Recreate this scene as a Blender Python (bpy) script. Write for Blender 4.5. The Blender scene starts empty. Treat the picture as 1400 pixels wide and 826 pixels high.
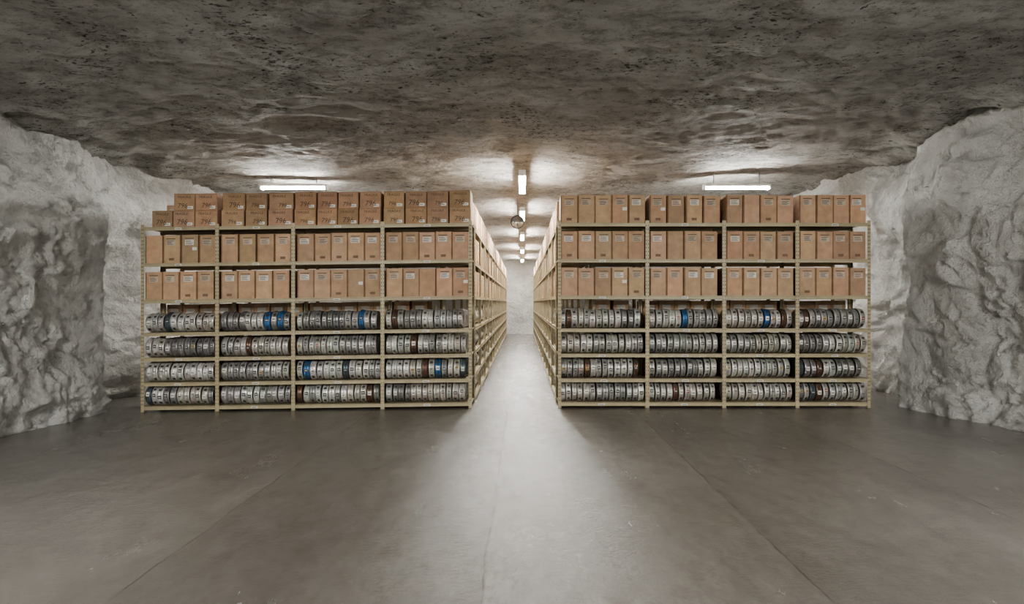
import bpy, math, random
from mathutils import Vector, noise, Matrix
random.seed(7)
S = bpy.context.scene
COL = S.collection
CAMZ = 1.45

# ------------------------------------------------------------------ materials
def newmat(name):
    m = bpy.data.materials.new(name); m.use_nodes = True
    nt = m.node_tree; b = nt.nodes['Principled BSDF']
    return m, nt, b
def N(nt, t, **kw):
    n = nt.nodes.new(t)
    for k, v in kw.items(): setattr(n, k, v)
    return n
def ramp(nt, fac, stops):
    r = N(nt, 'ShaderNodeValToRGB')
    e = r.color_ramp.elements
    e[0].position, e[0].color = stops[0][0], (*stops[0][1], 1)
    e[1].position, e[1].color = stops[1][0], (*stops[1][1], 1)
    for p, c in stops[2:]:
        x = e.new(p); x.color = (*c, 1)
    nt.links.new(fac, r.inputs[0]); return r.outputs[0]
def nz(nt, vec, scale, detail=6, rough=0.6, dist=0.0):
    n = N(nt, 'ShaderNodeTexNoise'); n.inputs['Scale'].default_value = scale
    n.inputs['Detail'].default_value = detail; n.inputs['Roughness'].default_value = rough
    n.inputs['Distortion'].default_value = dist
    nt.links.new(vec, n.inputs['Vector']); return n.outputs['Fac']
def mapping(nt, scale=(1,1,1), loc=(0,0,0), rot=(0,0,0)):
    tc = N(nt, 'ShaderNodeTexCoord'); mp = N(nt, 'ShaderNodeMapping')
    mp.inputs['Scale'].default_value = scale; mp.inputs['Location'].default_value = loc
    mp.inputs['Rotation'].default_value = rot
    nt.links.new(tc.outputs['Object'], mp.inputs['Vector']); return mp.outputs[0]
def mix(nt, a, b, fac, mode='MIX'):
    m = N(nt, 'ShaderNodeMix', data_type='RGBA', blend_type=mode)
    for s, v in ((0, fac), (6, a), (7, b)):
        if isinstance(v, (int, float)): m.inputs[s].default_value = v
        elif isinstance(v, tuple): m.inputs[s].default_value = (*v, 1)
        else: nt.links.new(v, m.inputs[s])
    return m.outputs[2]
def math_(nt, op, a, b=None, c=None):
    m = N(nt, 'ShaderNodeMath', operation=op)
    for i, v in enumerate((a, b, c)):
        if v is None: continue
        if isinstance(v, (int, float)): m.inputs[i].default_value = v
        else: nt.links.new(v, m.inputs[i])
    return m.outputs[0]
def bump(nt, b, h, strength, dist, prev=None):
    n = N(nt, 'ShaderNodeBump'); n.inputs['Strength'].default_value = strength
    n.inputs['Distance'].default_value = dist
    nt.links.new(h, n.inputs['Height'])
    if prev: nt.links.new(prev, n.inputs['Normal'])
    if b: nt.links.new(n.outputs[0], b.inputs['Normal'])
    return n.outputs[0]

def attr_mat(name, rough, metallic=0.0, nscale=12, namt=0.25):
    m, nt, b = newmat(name)
    a = N(nt, 'ShaderNodeAttribute'); a.attribute_name = 'Col'
    v = mapping(nt)
    n = nz(nt, v, nscale, 3, 0.65)
    t = ramp(nt, n, [(0.3, (1-namt,)*3), (0.7, (1+namt*0.3,)*3)])
    nt.links.new(mix(nt, a.outputs['Color'], t, 1.0, 'MULTIPLY'), b.inputs['Base Color'])
    b.inputs['Roughness'].default_value = rough; b.inputs['Metallic'].default_value = metallic
    return m
M_CARD = attr_mat('cardboard', 0.85, 0, 9, 0.2)
M_STEEL = attr_mat('painted_shelf_steel', 0.45, 0.0, 5, 0.15)
M_CAN = attr_mat('film_can_metal', 0.35, 0.4, 25, 0.35)
M_PAPER = attr_mat('paper_label', 0.7, 0, 20, 0.1)

def rock_mat():
    m, nt, b = newmat('whitewashed_rock')
    v = mapping(nt)
    n1 = nz(nt, v, 0.9, 5, 0.65, 0.4); n2 = nz(nt, v, 4.5, 9, 0.72)
    c = ramp(nt, n1, [(0.3, (0.60,0.585,0.55)), (0.62, (0.79,0.78,0.75))])
    c2 = ramp(nt, n2, [(0.31, (0.52,0.49,0.45)), (0.42, (1,1,1))])
    c = mix(nt, c, c2, 0.65, 'MULTIPLY')
    n3 = nz(nt, mapping(nt, (1,1,1.6)), 3.0, 8, 0.75, 0.3)
    c3 = ramp(nt, n3, [(0.285, (0.16,0.135,0.11)), (0.335, (1,1,1))])
    c = mix(nt, c, c3, 0.88, 'MULTIPLY')
    vd = mapping(nt, (1,0.9,2.6), rot=(0.75,0,0))
    n5 = nz(nt, vd, 1.5, 6, 0.6, 0.2)
    rid = math_(nt, 'ABSOLUTE', math_(nt, 'SUBTRACT', n5, 0.5))
    crk = ramp(nt, rid, [(0.0, (0.0,)*3), (0.04, (1,1,1))])
    vd2 = mapping(nt, (1,2.2,0.9), rot=(0.35,0,0), loc=(0,3,7))
    n6 = nz(nt, vd2, 2.1, 6, 0.65, 0.2)
    rid2 = math_(nt, 'ABSOLUTE', math_(nt, 'SUBTRACT', n6, 0.5))
    nt.links.new(c, b.inputs['Base Color']); b.inputs['Roughness'].default_value = 0.85
    h0 = bump(nt, None, crk, 0.45, 0.035)
    h0 = bump(nt, None, rid2, 0.7, 0.24, h0)
    h1 = bump(nt, None, n2, 0.9, 0.15, h0)
    bump(nt, b, nz(nt, v, 26, 5, 0.75), 0.7, 0.022, h1)
    return m
M_ROCK = rock_mat()

def ceil_mat():
    m, nt, b = newmat('mine_ceiling_rock')
    v = mapping(nt); vs = mapping(nt, (0.8,1.3,1))
    n1 = nz(nt, vs, 0.8, 6, 0.65, 0.2)
    c = ramp(nt, n1, [(0.32, (0.40,0.38,0.345)), (0.5, (0.56,0.545,0.505)), (0.68, (0.70,0.69,0.655))])
    n2 = nz(nt, vs, 6, 8, 0.85)
    c = mix(nt, c, ramp(nt, n2, [(0.37, (0.40,0.37,0.335)), (0.53, (1.0,1.0,1.0))]), 0.85, 'MULTIPLY')
    n3 = nz(nt, vs, 22, 4, 0.65); nm = nz(nt, v, 1.2, 4, 0.6)
    mod = math_(nt, 'MULTIPLY_ADD', nm, -0.40, 0.192)
    n3m = math_(nt, 'ADD', n3, mod)
    sp = ramp(nt, n3m, [(0.325, (0.14,0.125,0.11)), (0.385, (1,1,1))])
    c = mix(nt, c, sp, 0.88, 'MULTIPLY')
    n4 = nz(nt, v, 6.5, 4, 0.6)
    sp4 = ramp(nt, n4, [(0.28, (0.10,0.09,0.08)), (0.305, (1,1,1))])
    c = mix(nt, c, sp4, 0.9, 'MULTIPLY')
    nt.links.new(c, b.inputs['Base Color']); b.inputs['Roughness'].default_value = 0.75
    h = bump(nt, None, n2, 1.0, 0.10)
    bump(nt, b, sp, 0.6, 0.02, h)
    return m
M_CEIL = ceil_mat()

def floor_mat():
    m, nt, b = newmat('polished_concrete')
    v = mapping(nt); sep = N(nt, 'ShaderNodeSeparateXYZ'); nt.links.new(v, sep.inputs[0])
    x = sep.outputs['X']; y = sep.outputs['Y']
    n1 = nz(nt, mapping(nt, (1,0.5,1)), 0.8, 8, 0.65, 0.3)
    c = ramp(nt, n1, [(0.3, (0.120,0.109,0.097)), (0.7, (0.205,0.192,0.175))])
    n2 = nz(nt, mapping(nt, (1,0.5,1)), 9, 7, 0.75)
    c = mix(nt, c, ramp(nt, n2, [(0.35, (0.78,0.765,0.75)), (0.62, (1.06,1.06,1.06))]), 0.8, 'MULTIPLY')
    wob = math_(nt, 'MULTIPLY_ADD', nz(nt, v, 2.0, 3), 0.06, -0.03)
    xw = math_(nt, 'ADD', x, wob)
    def step(x0, a):
        return math_(nt, 'MULTIPLY', math_(nt, 'GREATER_THAN', xw, x0), a)
    tone = math_(nt, 'ADD', step(-2.04, -0.14), 1.08)
    for x0, a in ((-0.2, 0.30), (1.5, -0.18), (3.3, 0.12)):
        tone = math_(nt, 'ADD', tone, step(x0, a))
    c = mix(nt, c, tone, 1.0, 'MULTIPLY')
    seam = None
    for x0, w in ((-2.04,0.006), (-0.2,0.010), (1.5,0.006), (3.3,0.005), (-4.1,0.003)):
        s = math_(nt, 'LESS_THAN', math_(nt, 'ABSOLUTE', math_(nt, 'SUBTRACT', xw, x0)), w)
        seam = s if seam is None else math_(nt, 'MAXIMUM', seam, s)
    brk = ramp(nt, nz(nt, v, 3.0, 3), [(0.38, (0.12,)*3), (0.58, (0.5,)*3)])
    c = mix(nt, c, (0.05,0.045,0.04), math_(nt, 'MULTIPLY', seam, brk))
    nt.links.new(c, b.inputs['Base Color'])
    r = ramp(nt, nz(nt, mapping(nt,(1,0.35,1)), 1.8, 8, 0.75), [(0.32, (0.12,)*3), (0.68, (0.30,)*3)])
    nt.links.new(r, b.inputs['Roughness'])
    b.inputs['Specular IOR Level'].default_value = 1.0
    b.inputs['IOR'].default_value = 1.85
    h = bump(nt, None, nz(nt, v, 1.3, 3), 0.25, 0.05)
    h = bump(nt, None, nz(nt, v, 34, 5, 0.75), 0.62, 0.0095, h)
    bump(nt, b, math_(nt, 'SUBTRACT', 1.0, seam), 0.25, 0.002, h)
    return m
M_FLOOR = floor_mat()

def plain(name, col, rough=0.5, metal=0.0, emit=0.0):
    m, nt, b = newmat(name)
    v = mapping(nt)
    c = ramp(nt, nz(nt, v, 8, 4), [(0.3, tuple(x*0.9 for x in col)), (0.7, col)])
    nt.links.new(c, b.inputs['Base Color'])
    b.inputs['Roughness'].default_value = rough; b.inputs['Metallic'].default_value = metal
    if emit:
        b.inputs['Emission Color'].default_value = (0.99, 0.985, 0.955, 1)
        b.inputs['Emission Strength'].default_value = emit
    return m
M_WHITE = plain('white_enamel', (0.8,0.8,0.78), 0.4)
M_GALV = plain('galvanised_steel', (0.35,0.35,0.34), 0.5, 0.5)
M_MIRROR = plain('convex_mirror_glass', (0.55,0.57,0.58), 0.08, 1.0)
M_DARK = plain('black_rubber', (0.03,0.03,0.03), 0.6)

# ------------------------------------------------------------------ builder
class MB:
    def __init__(s, name, mats, xf=None):
        s.name, s.mats, s.xf = name, mats, xf or (lambda p: p)
        s.v, s.f, s.mi, s.c, s.sm = [], [], [], [], []
    def add(s, vs, fs, col=(1,1,1), mi=0, smooth=False):
        o = len(s.v); s.v.extend(vs)
        for f in fs:
            s.f.append(tuple(i+o for i in f)); s.mi.append(mi); s.c.append(col); s.sm.append(smooth)
    def box(s, x0,x1,y0,y1,z0,z1, col=(1,1,1), mi=0, T=None):
        vs = [(x,y,z) for x in (x0,x1) for y in (y0,y1) for z in (z0,z1)]
        if T: vs = [T(p) for p in vs]
        s.add(vs, [(0,1,3,2),(4,6,7,5),(0,4,5,1),(2,3,7,6),(0,2,6,4),(1,5,7,3)], col, mi)
    def build(s, parent=None):
        me = bpy.data.meshes.new(s.name)
        me.from_pydata([s.xf(p) for p in s.v], [], s.f)
        for m in s.mats: me.materials.append(m)
        me.polygons.foreach_set('material_index', s.mi)
        me.polygons.foreach_set('use_smooth', s.sm)
        ca = me.color_attributes.new('Col', 'FLOAT_COLOR', 'CORNER')
        buf = []
        for f, c in zip(s.f, s.c): buf.extend((c[0],c[1],c[2],1.0)*len(f))
        ca.data.foreach_set('color', buf)
        me.update()
        o = bpy.data.objects.new(s.name, me); COL.objects.link(o)
        if parent: o.parent = parent
        return o

def text_mesh(body, size):
    cu = bpy.data.curves.new('t', 'FONT'); cu.body = body; cu.size = size; cu.align_x = 'CENTER'
    cu.resolution_u = 2
    o = bpy.data.objects.new('t', cu); COL.objects.link(o)
    dg = bpy.context.evaluated_depsgraph_get(); ev = o.evaluated_get(dg); me = ev.to_mesh()
    vs = [tuple(v.co) for v in me.vertices]; fs = [tuple(p.vertices) for p in me.polygons]
    ev.to_mesh_clear(); bpy.data.objects.remove(o); bpy.data.curves.remove(cu)
    return vs, fs
TX_FRAG = text_mesh('FRAGILE', 0.048)
TX_796 = text_mesh('796', 0.095)

TAN = (0.45,0.385,0.25)
def jit(c, a=0.1):
    k = 1+random.uniform(-a,a); return tuple(max(0,min(1,x*k*(1+random.uniform(-a,a)*0.25))) for x in c)

ZS = [0.075, 0.40, 0.74, 1.085, 1.535, 2.035, 2.53]
DEP = 0.46

def put_box(mb, T, u0, u1, v0, v1, z0, z1, kind, detail=True):
    base = (0.49,0.33,0.212) if kind != 'frag' else (0.42,0.268,0.165)
    c = jit(base, 0.17)
    a = random.uniform(-0.02, 0.02); cu, cv = (u0+u1)/2, (v0+v1)/2
    def R(p):
        du, dv = p[0]-cu, p[1]-cv
        return T((cu+du*math.cos(a)-dv*math.sin(a), cv+du*math.sin(a)+dv*math.cos(a), p[2]))
    k = 0.006
    ring = [(u0+k,v0),(u1-k,v0),(u1,v0+k),(u1,v1-k),(u1-k,v1),(u0+k,v1),(u0,v1-k),(u0,v0+k)]
    vs = [R((p[0],p[1],z0)) for p in ring] + [R((p[0],p[1],z1)) for p in ring]
    fs = [tuple(range(8))[::-1], tuple(range(8,16))] + [(i,(i+1)%8,8+(i+1)%8,8+i) for i in range(8)]
    mb.add(vs, fs, c, 0)
    w = u1-u0; h = z1-z0
    mb.box(u0+0.004,u1-0.004,cv-0.025,cv+0.025,z1,z1+0.0015,(0.34,0.25,0.15),0,R)
    if not detail:
        if random.random() < 0.8:
            mb.box(cu-w*0.27,cu+w*0.27,v0-0.002,v0,z0+h*0.66,z0+h*0.84,(0.55,0.52,0.46),1,R)
        return
    e = v0-0.0015
    if kind == 'rec':
        if random.random() < 0.93:
            dx = random.uniform(-0.012,0.012)
            lw = w*0.27
            white = random.random()<0.3
            mb.box(cu-lw+dx,cu+lw+dx,e,v0,z0+h*0.64,z0+h*0.83,(0.70,0.67,0.60) if white else jit((0.52,0.44,0.35),0.15),1,R)
            for j in range(4):
                zz = z0+h*(0.67+0.04*j)
                mb.box(cu-lw*0.85+dx,cu+lw*random.uniform(0.2,0.85)+dx,e-0.001,e,zz,zz+0.006,(0.10,0.08,0.07),1,R)
            mb.box(cu-lw+dx,cu+lw+dx,e-0.001,e,z0+h*0.86,z0+h*0.89,(0.14,0.10,0.07),1,R)
        if random.random() < 0.3:
            mb.box(cu-0.035,cu+0.035,e,v0,z0+h*0.10,z0+h*0.19,(0.2,0.13,0.08),1,R)
        if random.random() < 0.12:
            mb.box(u1-0.075,u1-0.015,e-0.001,v0,z0+h*0.45,z0+h*0.56,(0.75,0.74,0.7),1,R)
        mb.box(u0+0.0,u0+0.014,e,v0,z0+0.005,z1-0.005,(0.23,0.135,0.075),0,R)
    elif kind == 'frag':
        for (vs_, fs_), zz, sc, sl in ((TX_FRAG, z1-0.062, 1.0, 0), (TX_796, z0+0.035, random.uniform(0.75,1.1), random.uniform(0,0.25))):
            dx = random.uniform(-0.03,0.02)
            pts = [R((cu+dx+(p[0]+p[1]*sl)*sc, e-0.0005, zz+p[1]*sc)) for p in vs_]
            mb.add(pts, fs_, (0.10,0.07,0.05), 1)
        mb.box(u1-0.10,u1-0.025,e,v0,z0+0.02,z0+0.058,(0.78,0.77,0.72),1,R)
        mb.box(u1-0.095,u1-0.045,e-0.001,e,z0+0.034,z0+0.042,(0.15,0.13,0.12),1,R)
        mb.box(u0+0.01,u1-0.01,e,v0,z1-0.010,z1-0.006,(0.22,0.13,0.07),0,R)

def can_template(seg):
    prof = [(0.14,0.0),(0.14,0.80),(0.06,0.88),(0.02,0.94),(0.03,0.98),(0.09,1.0),(0.44,1.0),(0.48,0.985),(0.50,0.955),(0.62,0.955),(0.90,0.955),(0.96,0.93),(0.96,0.86),(0.86,0.80),(0.86,0.0)]
    vs, fs = [], []
    for t, r in prof:
        for i in range(seg):
            a = 2*math.pi*i/seg; vs.append((t, r*math.cos(a), r*math.sin(a)))
    for k in range(len(prof)-1):
        for i in range(seg):
            j = (i+1)%seg; fs.append((k*seg+i,k*seg+j,(k+1)*seg+j,(k+1)*seg+i))
    return vs, fs
CAN_HI, CAN_LO = can_template(28), can_template(12)
SILV = [(0.60,0.59,0.55),(0.50,0.49,0.46),(0.70,0.685,0.64),(0.40,0.39,0.37),(0.56,0.53,0.47),(0.29,0.28,0.27),(0.64,0.63,0.60),(0.52,0.50,0.46)]
def put_can(mb, T, u, w, R_, z0, v0, col, hi=True):
    vs, fs = CAN_HI if hi else CAN_LO
    ti = random.uniform(-0.04,0.04); zc = z0+R_
    def P(p):
        uu = u + p[0]*w; vv = v0+R_+p[1]*R_; zz = zc+p[2]*R_
        return T((uu+(zz-z0)*ti, vv, zz))
    mb.add([P(p) for p in vs], fs, col, 0, True)
    def patch(a0,a1,t0,t1,c,rr=1.006,n=3):
        q = []
        for i in range(n+1):
            a = math.pi + a0+(a1-a0)*i/n
            for t in (t0,t1): q.append(P((t, rr*math.cos(a), -rr*math.sin(a))))
        mb.add(q, [(2*i,2*i+1,2*i+3,2*i+2) for i in range(n)], c, 1)
    r = random.random(); z_ = random.uniform(-0.12,0.2)
    if r < 0.38:
        lab = (0.74,0.72,0.66); patch(-0.20+z_,0.22+z_,0.22,0.78,lab)
    elif r < 0.70:
        lab = (0.08,0.075,0.07); patch(-0.16+z_,0.16+z_,0.22,0.78,lab)
    elif r < 0.76:
        lab = (0.45,0.33,0.12) if r<0.74 else (0.30,0.10,0.07); patch(-0.14+z_,0.14+z_,0.25,0.75,lab)
    else: lab = (0.5,)
    if hi:
        patch(-0.05+z_,0.03+z_,0.3,0.7,(0.08,0.07,0.07) if lab[0]>0.3 else (0.6,0.58,0.55),1.012,1)
        if random.random()<0.7: patch(0.55,0.78,0.28,0.72,(0.07,0.065,0.06),1.012,2)
        if random.random()<0.7: patch(-0.85,-0.55,0.28,0.7,(0.07,0.065,0.06),1.012,2)

def frame(mb, T, edges, holes=True):
    for i, u in enumerate(edges):
        hw = 0.026
        a, b_ = (u-hw, u+hw) if 0<i<len(edges)-1 else ((u, u+0.042) if i==0 else (u-0.042, u))
        top = ZS[-1]+0.035
        for v0, v1, wv0, wv1 in ((-0.006,0.0,0.0,0.04),(DEP,DEP+0.006,DEP-0.04,DEP)):
            mb.box(a,b_,v0,v1,0.0,top,jit(TAN,0.05),0,T)
            uw = u-0.003 if 0<i<len(edges)-1 else (u if i==0 else u-0.006)
            mb.box(uw,uw+0.006,wv0,wv1,0.0,top,jit(TAN,0.05),0,T)
        mb.box(a-0.004,b_+0.004,-0.016,0.05,-0.002,0.006,(0.25,0.22,0.14),0,T)
        if holes:
            z = 0.10
            while z < top-0.03:
                for cc in (a+0.012, b_-0.012):
                    mb.box(cc-0.0045,cc+0.0045,-0.0072,-0.006,z,z+0.016,(0.06,0.05,0.03),0,T)
                if i in (0, len(edges)-1):
                    for vv in (0.02, DEP-0.02):
                        uo = -0.0012 if i==0 else 0.0
                        mb.box(uw+uo,uw+0.006+(0.0012 if i else 0),vv-0.0045,vv+0.0045,z,z+0.016,(0.06,0.05,0.03),0,T)
                z += 0.0508
    for i in range(len(edges)-1):
        a, b_ = edges[i]+0.004, edges[i+1]-0.004
        for k, z in enumerate(ZS):
            c = jit(TAN,0.07)
            mb.box(a,b_,0.001,DEP-0.001,z-0.014,z,tuple(x*0.8 for x in c),0,T)
            mb.box(a,b_,0.001,0.006,z-0.046,z-0.013,c,0,T)
            mb.box(a,b_,-0.004,0.003,z-0.006,z+0.002,jit(TAN,0.04),0,T)
            mb.box(a,b_,-0.004,0.003,z-0.046,z-0.040,jit(TAN,0.04),0,T)
            mb.box(a,b_,DEP-0.006,DEP-0.001,z-0.046,z-0.013,c,0,T)
            if holes:
                m_ = (a+b_)/2+random.uniform(-0.02,0.02)
                if random.random()<0.85:
                    mb.box(m_-0.045,m_+0.045,-0.0055,0.001,z-0.038,z-0.012,(0.74,0.72,0.64),1,T)
                    mb.box(m_-0.035,m_+0.03,-0.0062,-0.0055,z-0.030,z-0.022,(0.12,0.11,0.10),1,T)

BLUE = (0.06,0.17,0.36)
def fill_cans(mb, T, a, b_, z, hi, special=None):
    u = a+0.035; base = random.choice(SILV)
    while True:
        w = random.choice((0.072,0.078,0.084,0.088)) 
        if u+w > b_-0.03: break
        if random.random()<0.32: base = random.choice(SILV)
        col = jit(base,0.14)
        r = random.random()
        if r < 0.035: col = (0.17,0.10,0.07)
        elif r < 0.055: col = (0.12,0.15,0.17)
        if special is None and r > 0.99: col = jit(BLUE,0.1)
        if special and any(abs(u+w/2-s) < 0.045 for s in special): col = jit(BLUE,0.1)
        put_can(mb, T, u, w, random.choice((0.132,0.136,0.140)), z, 0.02+random.uniform(0,0.014), col, hi)
        u += w+random.uniform(0.003,0.007)

def fill_recs(mb, T, a, b_, z, detail, h=0.385, n=None):
    L = b_-a-0.07; n = n or int(L/0.229)
    g = (L-n*0.226)/max(1,n); u = a+0.04
    tight = random.random()<0.5
    for i in range(n):
        w = random.uniform(0.222,0.230)
        hh = h+random.uniform(-0.006,0.006)
        put_box(mb, T, u, u+w, 0.015+random.uniform(0,0.02), 0.43, z+0.001, z+hh, 'rec', detail)
        u += w+(g*0.5 if tight else g)

def shearL(p):
    x = p[0]
    return (p[0], p[1], p[2] + (min(0, x+0.69)*0.0133 if x > -5.5 else -0.064))

Y0 = 8.0
LE = [-5.21,-4.17,-3.13,-1.91,-0.69]
RE = [0.49,1.71,2.76,3.76,4.76]
Tf = lambda p: (p[0], p[1]+Y0, p[2])
def px(x): return (x-714)/100.0

fl = MB('storage_shelving', [M_STEEL, M_PAPER], shearL); frame(fl, Tf, LE); fl.build()
fr = MB('storage_shelving', [M_STEEL, M_PAPER]); frame(fr, Tf, RE); fr.build()
cl = MB('film_cans', [M_CAN, M_PAPER], shearL); cr = MB('film_cans', [M_CAN, M_PAPER])
spec = {('L',3,1):[px(366),px(380)], ('L',3,2):[px(492)], ('L',1,2):[px(421)], ('L',1,3):[px(596)],
        ('R',3,1):[px(940)], ('R',3,2):[px(1052)]}
for side, E, mb in (('L',LE,cl),('R',RE,cr)):
    for k in range(4):
        for i in range(4):
            fill_cans(mb, Tf, E[i], E[i+1], ZS[k], True, spec.get((side,k,i), [99]))
    mb.build()
bl = MB('cardboard_boxes', [M_CARD, M_PAPER], shearL); br = MB('cardboard_boxes', [M_CARD, M_PAPER])
for E, mb in ((LE,bl),(RE,br)):
    for k in (4,5):
        for i in range(4):
            fill_recs(mb, Tf, E[i], E[i+1], ZS[k], True)
for i in range(4): fill_recs(br, Tf, RE[i], RE[i+1], ZS[6], True, 0.385)
low = [(207,235),(236,265),(266,296),(302,333),(335,364),(366,399),(402,431),(433,460),(461,489),(491,520),(524,552),(554,583),(584,613),(614,643)]
for j,(a,b_) in enumerate(low):
    zb = ZS[6]+0.001; h1 = 0.225
    put_box(bl, Tf, px(a), px(b_), 0.015, 0.42, zb, zb+h1, 'frag')
    if j != 0:
        put_box(bl, Tf, px(a)+random.uniform(-.004,.004), px(b_)-0.004, 0.02+random.uniform(0,0.03), 0.42, zb+h1+0.003, zb+h1+0.003+0.225+random.uniform(-0.01,0.012), 'frag')
bl.build(); br.build()

for E, xf in ((LE[:4]+[-1.22], shearL), (([1.02]+RE[1:]), None)):
    Tb = lambda p: (p[0], p[1]+Y0+DEP+0.03, p[2])
    m1 = MB('storage_shelving', [M_STEEL, M_PAPER], xf); frame(m1, Tb, E, False); m1.build()
    m2 = MB('cardboard_boxes', [M_CARD, M_PAPER], xf)
    for k in range(7):
        for i in range(4):
            h = 0.25 if k<3 else 0.385
            fill_recs(m2, Tb, E[i], E[i+1], ZS[k], False, h)
    m2.build()

NB = 14; YA = Y0+DEP+0.03
AE = [i*1.22 for i in range(NB+1)]
for xface, sg in ((-0.69,-1),(0.49,1)):
    T = (lambda p, xface=xface, sg=sg: (xface+sg*p[1], YA+p[0], p[2]))
    m1 = MB('storage_shelving', [M_STEEL, M_PAPER]); frame(m1, T, AE, False); m1.build()
    m2 = MB('film_cans', [M_CAN, M_PAPER]); m3 = MB('cardboard_boxes', [M_CARD, M_PAPER])
    for i in range(NB):
        for k in range(4): fill_cans(m2, T, AE[i], AE[i+1], ZS[k], False)
        for k in (4,5,6): fill_recs(m3, T, AE[i], AE[i+1], ZS[k], i<4)
    m2.build(); m3.build()

# ------------------------------------------------------------------ room shell
def fbm(p, o=4): return noise.fractal(Vector(p), 0.9, 2.1, o)
def frange(a, b, s):
    n = max(1, int(round((b-a)/s))); return [a+(b-a)*i/n for i in range(n+1)]
def grid(name, us, vs, fn, mat):
    V = [fn(u,v) for u in us for v in vs]; n = len(vs)
    F = [(i*n+j,(i+1)*n+j,(i+1)*n+j+1,i*n+j+1) for i in range(len(us)-1) for j in range(n-1)]
    me = bpy.data.meshes.new(name); me.from_pydata(V, [], F); me.materials.append(mat)
    me.polygons.foreach_set('use_smooth', [True]*len(F)); me.update()
    o = bpy.data.objects.new(name, me); COL.objects.link(o); return o
def facet(p, seed, sharp=14):
    d, pts = noise.voronoi(Vector(p), distance_metric='DISTANCE')
    c = pts[0]; g = noise.cell_vector(c*7.3+Vector((seed,seed,seed)))
    q = Vector(p)-c
    e = d[1]-d[0]
    return ((g-Vector((.5,.5,.5))).dot(q))*min(1, e*sharp)
def interp(tab, t):
    if t <= tab[0][0]: return tab[0][1]
    for (a,va),(b,vb) in zip(tab, tab[1:]):
        if t <= b:
            k=(t-a)/(b-a); k=k*k*(3-2*k); return va+(vb-va)*k
    return tab[-1][1]
def sstep(a,b,t):
    k=max(0,min(1,(t-a)/(b-a))); return k*k*(3-2*k)
LW0 = [(-7,-6.0),(3,-5.95),(6.4,-5.80),(8.12,-5.76),(14,-5.95),(28,-6.0)]
LWR = [(8.05,0),(8.3,-0.60),(8.9,-0.70),(9.7,-0.2),(10.5,0)]
RW0 = [(-7,6.0),(3,5.95),(6.4,5.62),(7.6,5.36),(8.15,5.25),(10,5.5),(14,5.6),(28,5.6)]
RWR = [(8.1,0),(8.35,0.48),(9.0,0.55),(9.8,0.1),(10.5,0)]
def rockd(y, z, seed):
    w = Vector((0, fbm((seed+5,y*0.8,z*0.8),3), fbm((seed+9,y*0.8,z*0.8),3)))*0.35
    q = (seed, y*0.8+w.y+0.5*z, z*1.1+w.z-0.4*y)
    d = 0.13*fbm((seed+1,y*0.55,z*0.6),3) + 0.20*facet(q, seed, 25) + 0.22*facet((seed,q[1]*2.2+3,q[2]*1.7), seed+2, 25)
    d += 0.12*facet((seed,q[1]*5.3+7,q[2]*4.2), seed+6, 25)
    d += 0.04*facet((seed,q[1]*12+7,q[2]*10), seed+8, 25)
    d += 0.035*fbm((seed+4,y*5,z*5),5)
    return d
ys = frange(-7,3.5,0.25)+frange(3.5,10.5,0.03)[1:]+frange(10.5,28,0.3)[1:]
zs = frange(-0.15,4.1,0.032)
def damp(y): return 0.6+0.4*sstep(0.4,1.0,abs(y-8.2))
def lean(y,z): return sstep(2.5,3.6,z)*math.exp(-((y-8.8)/0.9)**2)
def wl(y,z):
    yy = y+0.15*fbm((z*0.9,4,4),3); rz = 1-0.85*sstep(2.1,3.0,z+0.3*fbm((z,y,3),2))
    return (interp(LW0,yy)+interp(LWR,yy)*rz + 0.9*damp(y)*rockd(y,z,3.0) - 0.12*max(0,z-3.1) - 0.25*lean(y,z), y, z)
def wr(y,z):
    yy = y+0.15*fbm((z*0.9,9,4),3); rz = 1-0.85*sstep(2.1,3.0,z+0.3*fbm((z,y,8),2))
    return (interp(RW0,yy)+interp(RWR,yy)*rz - 0.9*damp(y)*rockd(y,z,41.0) + 0.10*max(0,z-3.0) + 0.45*lean(y,z), y, z)
grid('wall_left', ys, zs, wl, M_ROCK)
grid('wall_right', ys, zs, wr, M_ROCK)
xs_b = frange(-7,7,0.15); zb_ = frange(-0.15,4.1,0.15)
grid('wall_far', xs_b, zb_, lambda x,z: (x, 26.6-0.6*rockd(x,z,77.0), z), M_ROCK)
grid('wall_near', xs_b, zb_, lambda x,z: (x, -6.6+0.6*rockd(x,z,99.0), z), M_ROCK)

def ceil_h(x, y):
    h = 3.60 - 0.02*max(0,min(1,(y-12)/14)) *12*1.1
    h += 0.16*max(0,min(1,(x-2)/4))
    h += 0.04*fbm((x*0.4,y*0.45,1.0),3) + 0.03*fbm((x*1.5,y*1.9,5.0),4) + 0.022*fbm((x*6,y*8,8.0),4)
    h += 0.03*facet((x*0.8, y*0.9, 2.0), 5)
    e = ((x+2.55)/0.7)**2 + ((y-7.2)/0.45)**2
    if e < 1: h += 0.10*(1-e)**0.5
    ed = max(0, abs(x+0.15)-5.0)
    h -= 0.14*ed*(0.5+1.1*fbm((x*1.8,y*1.8,12.0),4))
    return h
cxs = frange(-7,7,0.07); cys = frange(-7,3.5,0.3)+frange(3.5,13,0.055)[1:]+frange(13,28,0.2)[1:]
grid('ceiling', cxs, cys, lambda x,y: (x,y,ceil_h(x,y)), M_CEIL)
def floor_h(x,y): return min(0, max(x,-5.5)+0.69)*0.0133
grid('floor', frange(-7,7,0.25), frange(-7,28,0.5), lambda x,y: (x,y,floor_h(x,y)-0.003), M_FLOOR)

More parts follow.
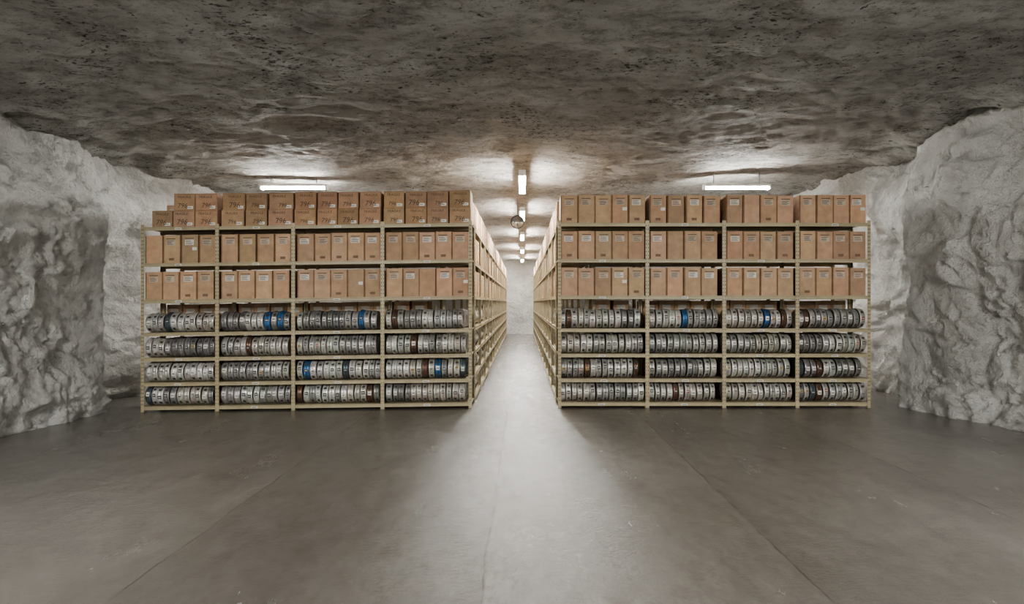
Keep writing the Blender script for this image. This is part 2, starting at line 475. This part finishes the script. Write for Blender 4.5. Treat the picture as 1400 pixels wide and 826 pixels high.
# ------------------------------------------------------------------ lamps
def lamp(cx, cy, axis, L, emit, hood=False, z=3.40, ntube=2):
    e = bpy.data.objects.new('fluorescent_ceiling_lamp', None); COL.objects.link(e)
    e.location = (cx, cy, z)
    if axis == 'Y': e.rotation_euler[2] = math.pi/2
    body = MB('housing', [M_WHITE])
    h = L/2
    hw = 0.055
    body.add([(-h,-hw,0.03),(h,-hw,0.03),(h,-hw*0.6,0.075),(-h,-hw*0.6,0.075),(-h,hw,0.03),(h,hw,0.03),(h,hw*0.6,0.075),(-h,hw*0.6,0.075)],
             [(0,1,2,3),(4,7,6,5),(3,2,6,7),(0,4,5,1),(0,3,7,4),(1,5,6,2)])
    for s in (-1,1): body.box(s*h-0.012,s*h+0.012,-hw,hw,-0.02,0.07)
    if hood:
        w1=0.125
        for s in (-1,1):
            body.add([(-h,s*hw,0.035),(h,s*hw,0.035),(h,s*w1,0.017),(-h,s*w1,0.017)],[(0,1,2,3)])
    body.build(e)
    tb = MB('tubes', [emit]); seg=6; r=0.018
    for t in ((-0.028,0.028) if ntube==2 else (0,)):
        vs=[]
        for xx in (-h+0.014,h-0.014):
            for i in range(seg):
                a=2*math.pi*i/seg; vs.append((xx,t+r*math.cos(a),0.008+r*math.sin(a)))
        fs=[(i,(i+1)%seg,seg+(i+1)%seg,seg+i) for i in range(seg)]
        tb.add(vs,fs,(1,1,1),0,True)
    tb.build(e)
    rd = MB('hangers', [M_GALV])
    top = ceil_h(cx,cy)-z+0.05
    for s in (-0.35,0.35): rd.box(s*L-0.006,s*L+0.006,-0.006,0.006,0.07,top)
    rd.build(e)
E_BACK = plain('fluorescent_tube', (0.9,0.9,0.9), 0.4, 0, 190)
E_FRONT = plain('fluorescent_tube_front', (0.9,0.9,0.9), 0.4, 0, 305)
for y in (9.7,13.2,17.2,21.0,24.6):
    zz = min(3.40, ceil_h(0,y)-0.14)
    lamp(0, y, 'Y', 1.5, E_BACK, z=zz)
lamp(-3.92, 10.05, 'X', 1.12, E_BACK); lamp(3.68, 10.05, 'X', 1.12, E_BACK)
lamp(-3.9, 15.5, 'X', 1.2, E_BACK, z=3.35, ntube=1); lamp(3.7, 15.5, 'X', 1.2, E_BACK, z=3.35, ntube=1)
for x in (-3.9,3.9):
    lamp(x, 1.2, 'X', 1.5, E_FRONT, True, z=3.1)
    lamp(x, -2.4, 'X', 1.5, E_FRONT, True, z=3.1)

mroot = bpy.data.objects.new('convex_safety_mirror', None); COL.objects.link(mroot); mroot.location = (-0.10, 12.2, 3.12)
md = MB('mirror_dome', [M_MIRROR]); seg=24; vs=[];fs=[]
for k in range(6):
    a=k/5*1.1; 
    for i in range(seg):
        t=2*math.pi*i/seg; r=0.13*math.sin(a)/math.sin(1.1)
        vs.append((r*math.cos(t), -0.05*(math.cos(a)-math.cos(1.1))/(1-math.cos(1.1)), r*math.sin(t)))
for k in range(5):
    for i in range(seg):
        j=(i+1)%seg; fs.append((k*seg+i,k*seg+j,(k+1)*seg+j,(k+1)*seg+i))
md.add(vs,fs,(1,1,1),0,True); md.build(mroot)
rm = MB('rim', [M_DARK]); vs=[]
for r,yy in ((0.127,-0.005),(0.142,-0.005),(0.142,0.02),(0.0,0.03)):
    for i in range(seg):
        t=2*math.pi*i/seg; vs.append((r*math.cos(t),yy,r*math.sin(t)))
fs=[(k*seg+i,k*seg+(i+1)%seg,(k+1)*seg+(i+1)%seg,(k+1)*seg+i) for k in range(3) for i in range(seg)]
rm.add(vs,fs); rm.build(mroot)
st = MB('bracket', [M_GALV]); st.box(-0.008,0.008,0.01,0.026,0.0,ceil_h(-0.1,12.2)-3.12+0.05); st.build(mroot)

# ------------------------------------------------------------------ world, camera
w = bpy.data.worlds.new('World'); S.world = w; w.use_nodes = True
w.node_tree.nodes['Background'].inputs[0].default_value = (0.02,0.02,0.02,1)
w.node_tree.nodes['Background'].inputs[1].default_value = 0.3
cam = bpy.data.cameras.new('Camera'); co = bpy.data.objects.new('Camera', cam); COL.objects.link(co)
co.location = (0,0,CAMZ); co.rotation_euler = (math.pi/2,0,0)
cam.sensor_width = 36; cam.lens = 800/1400*36; cam.shift_x = -14/1400
cam.clip_end = 100
S.camera = co
S.view_settings.view_transform = 'AgX'
S.view_settings.look = 'AgX - Medium High Contrast'
S.view_settings.exposure = 0.85
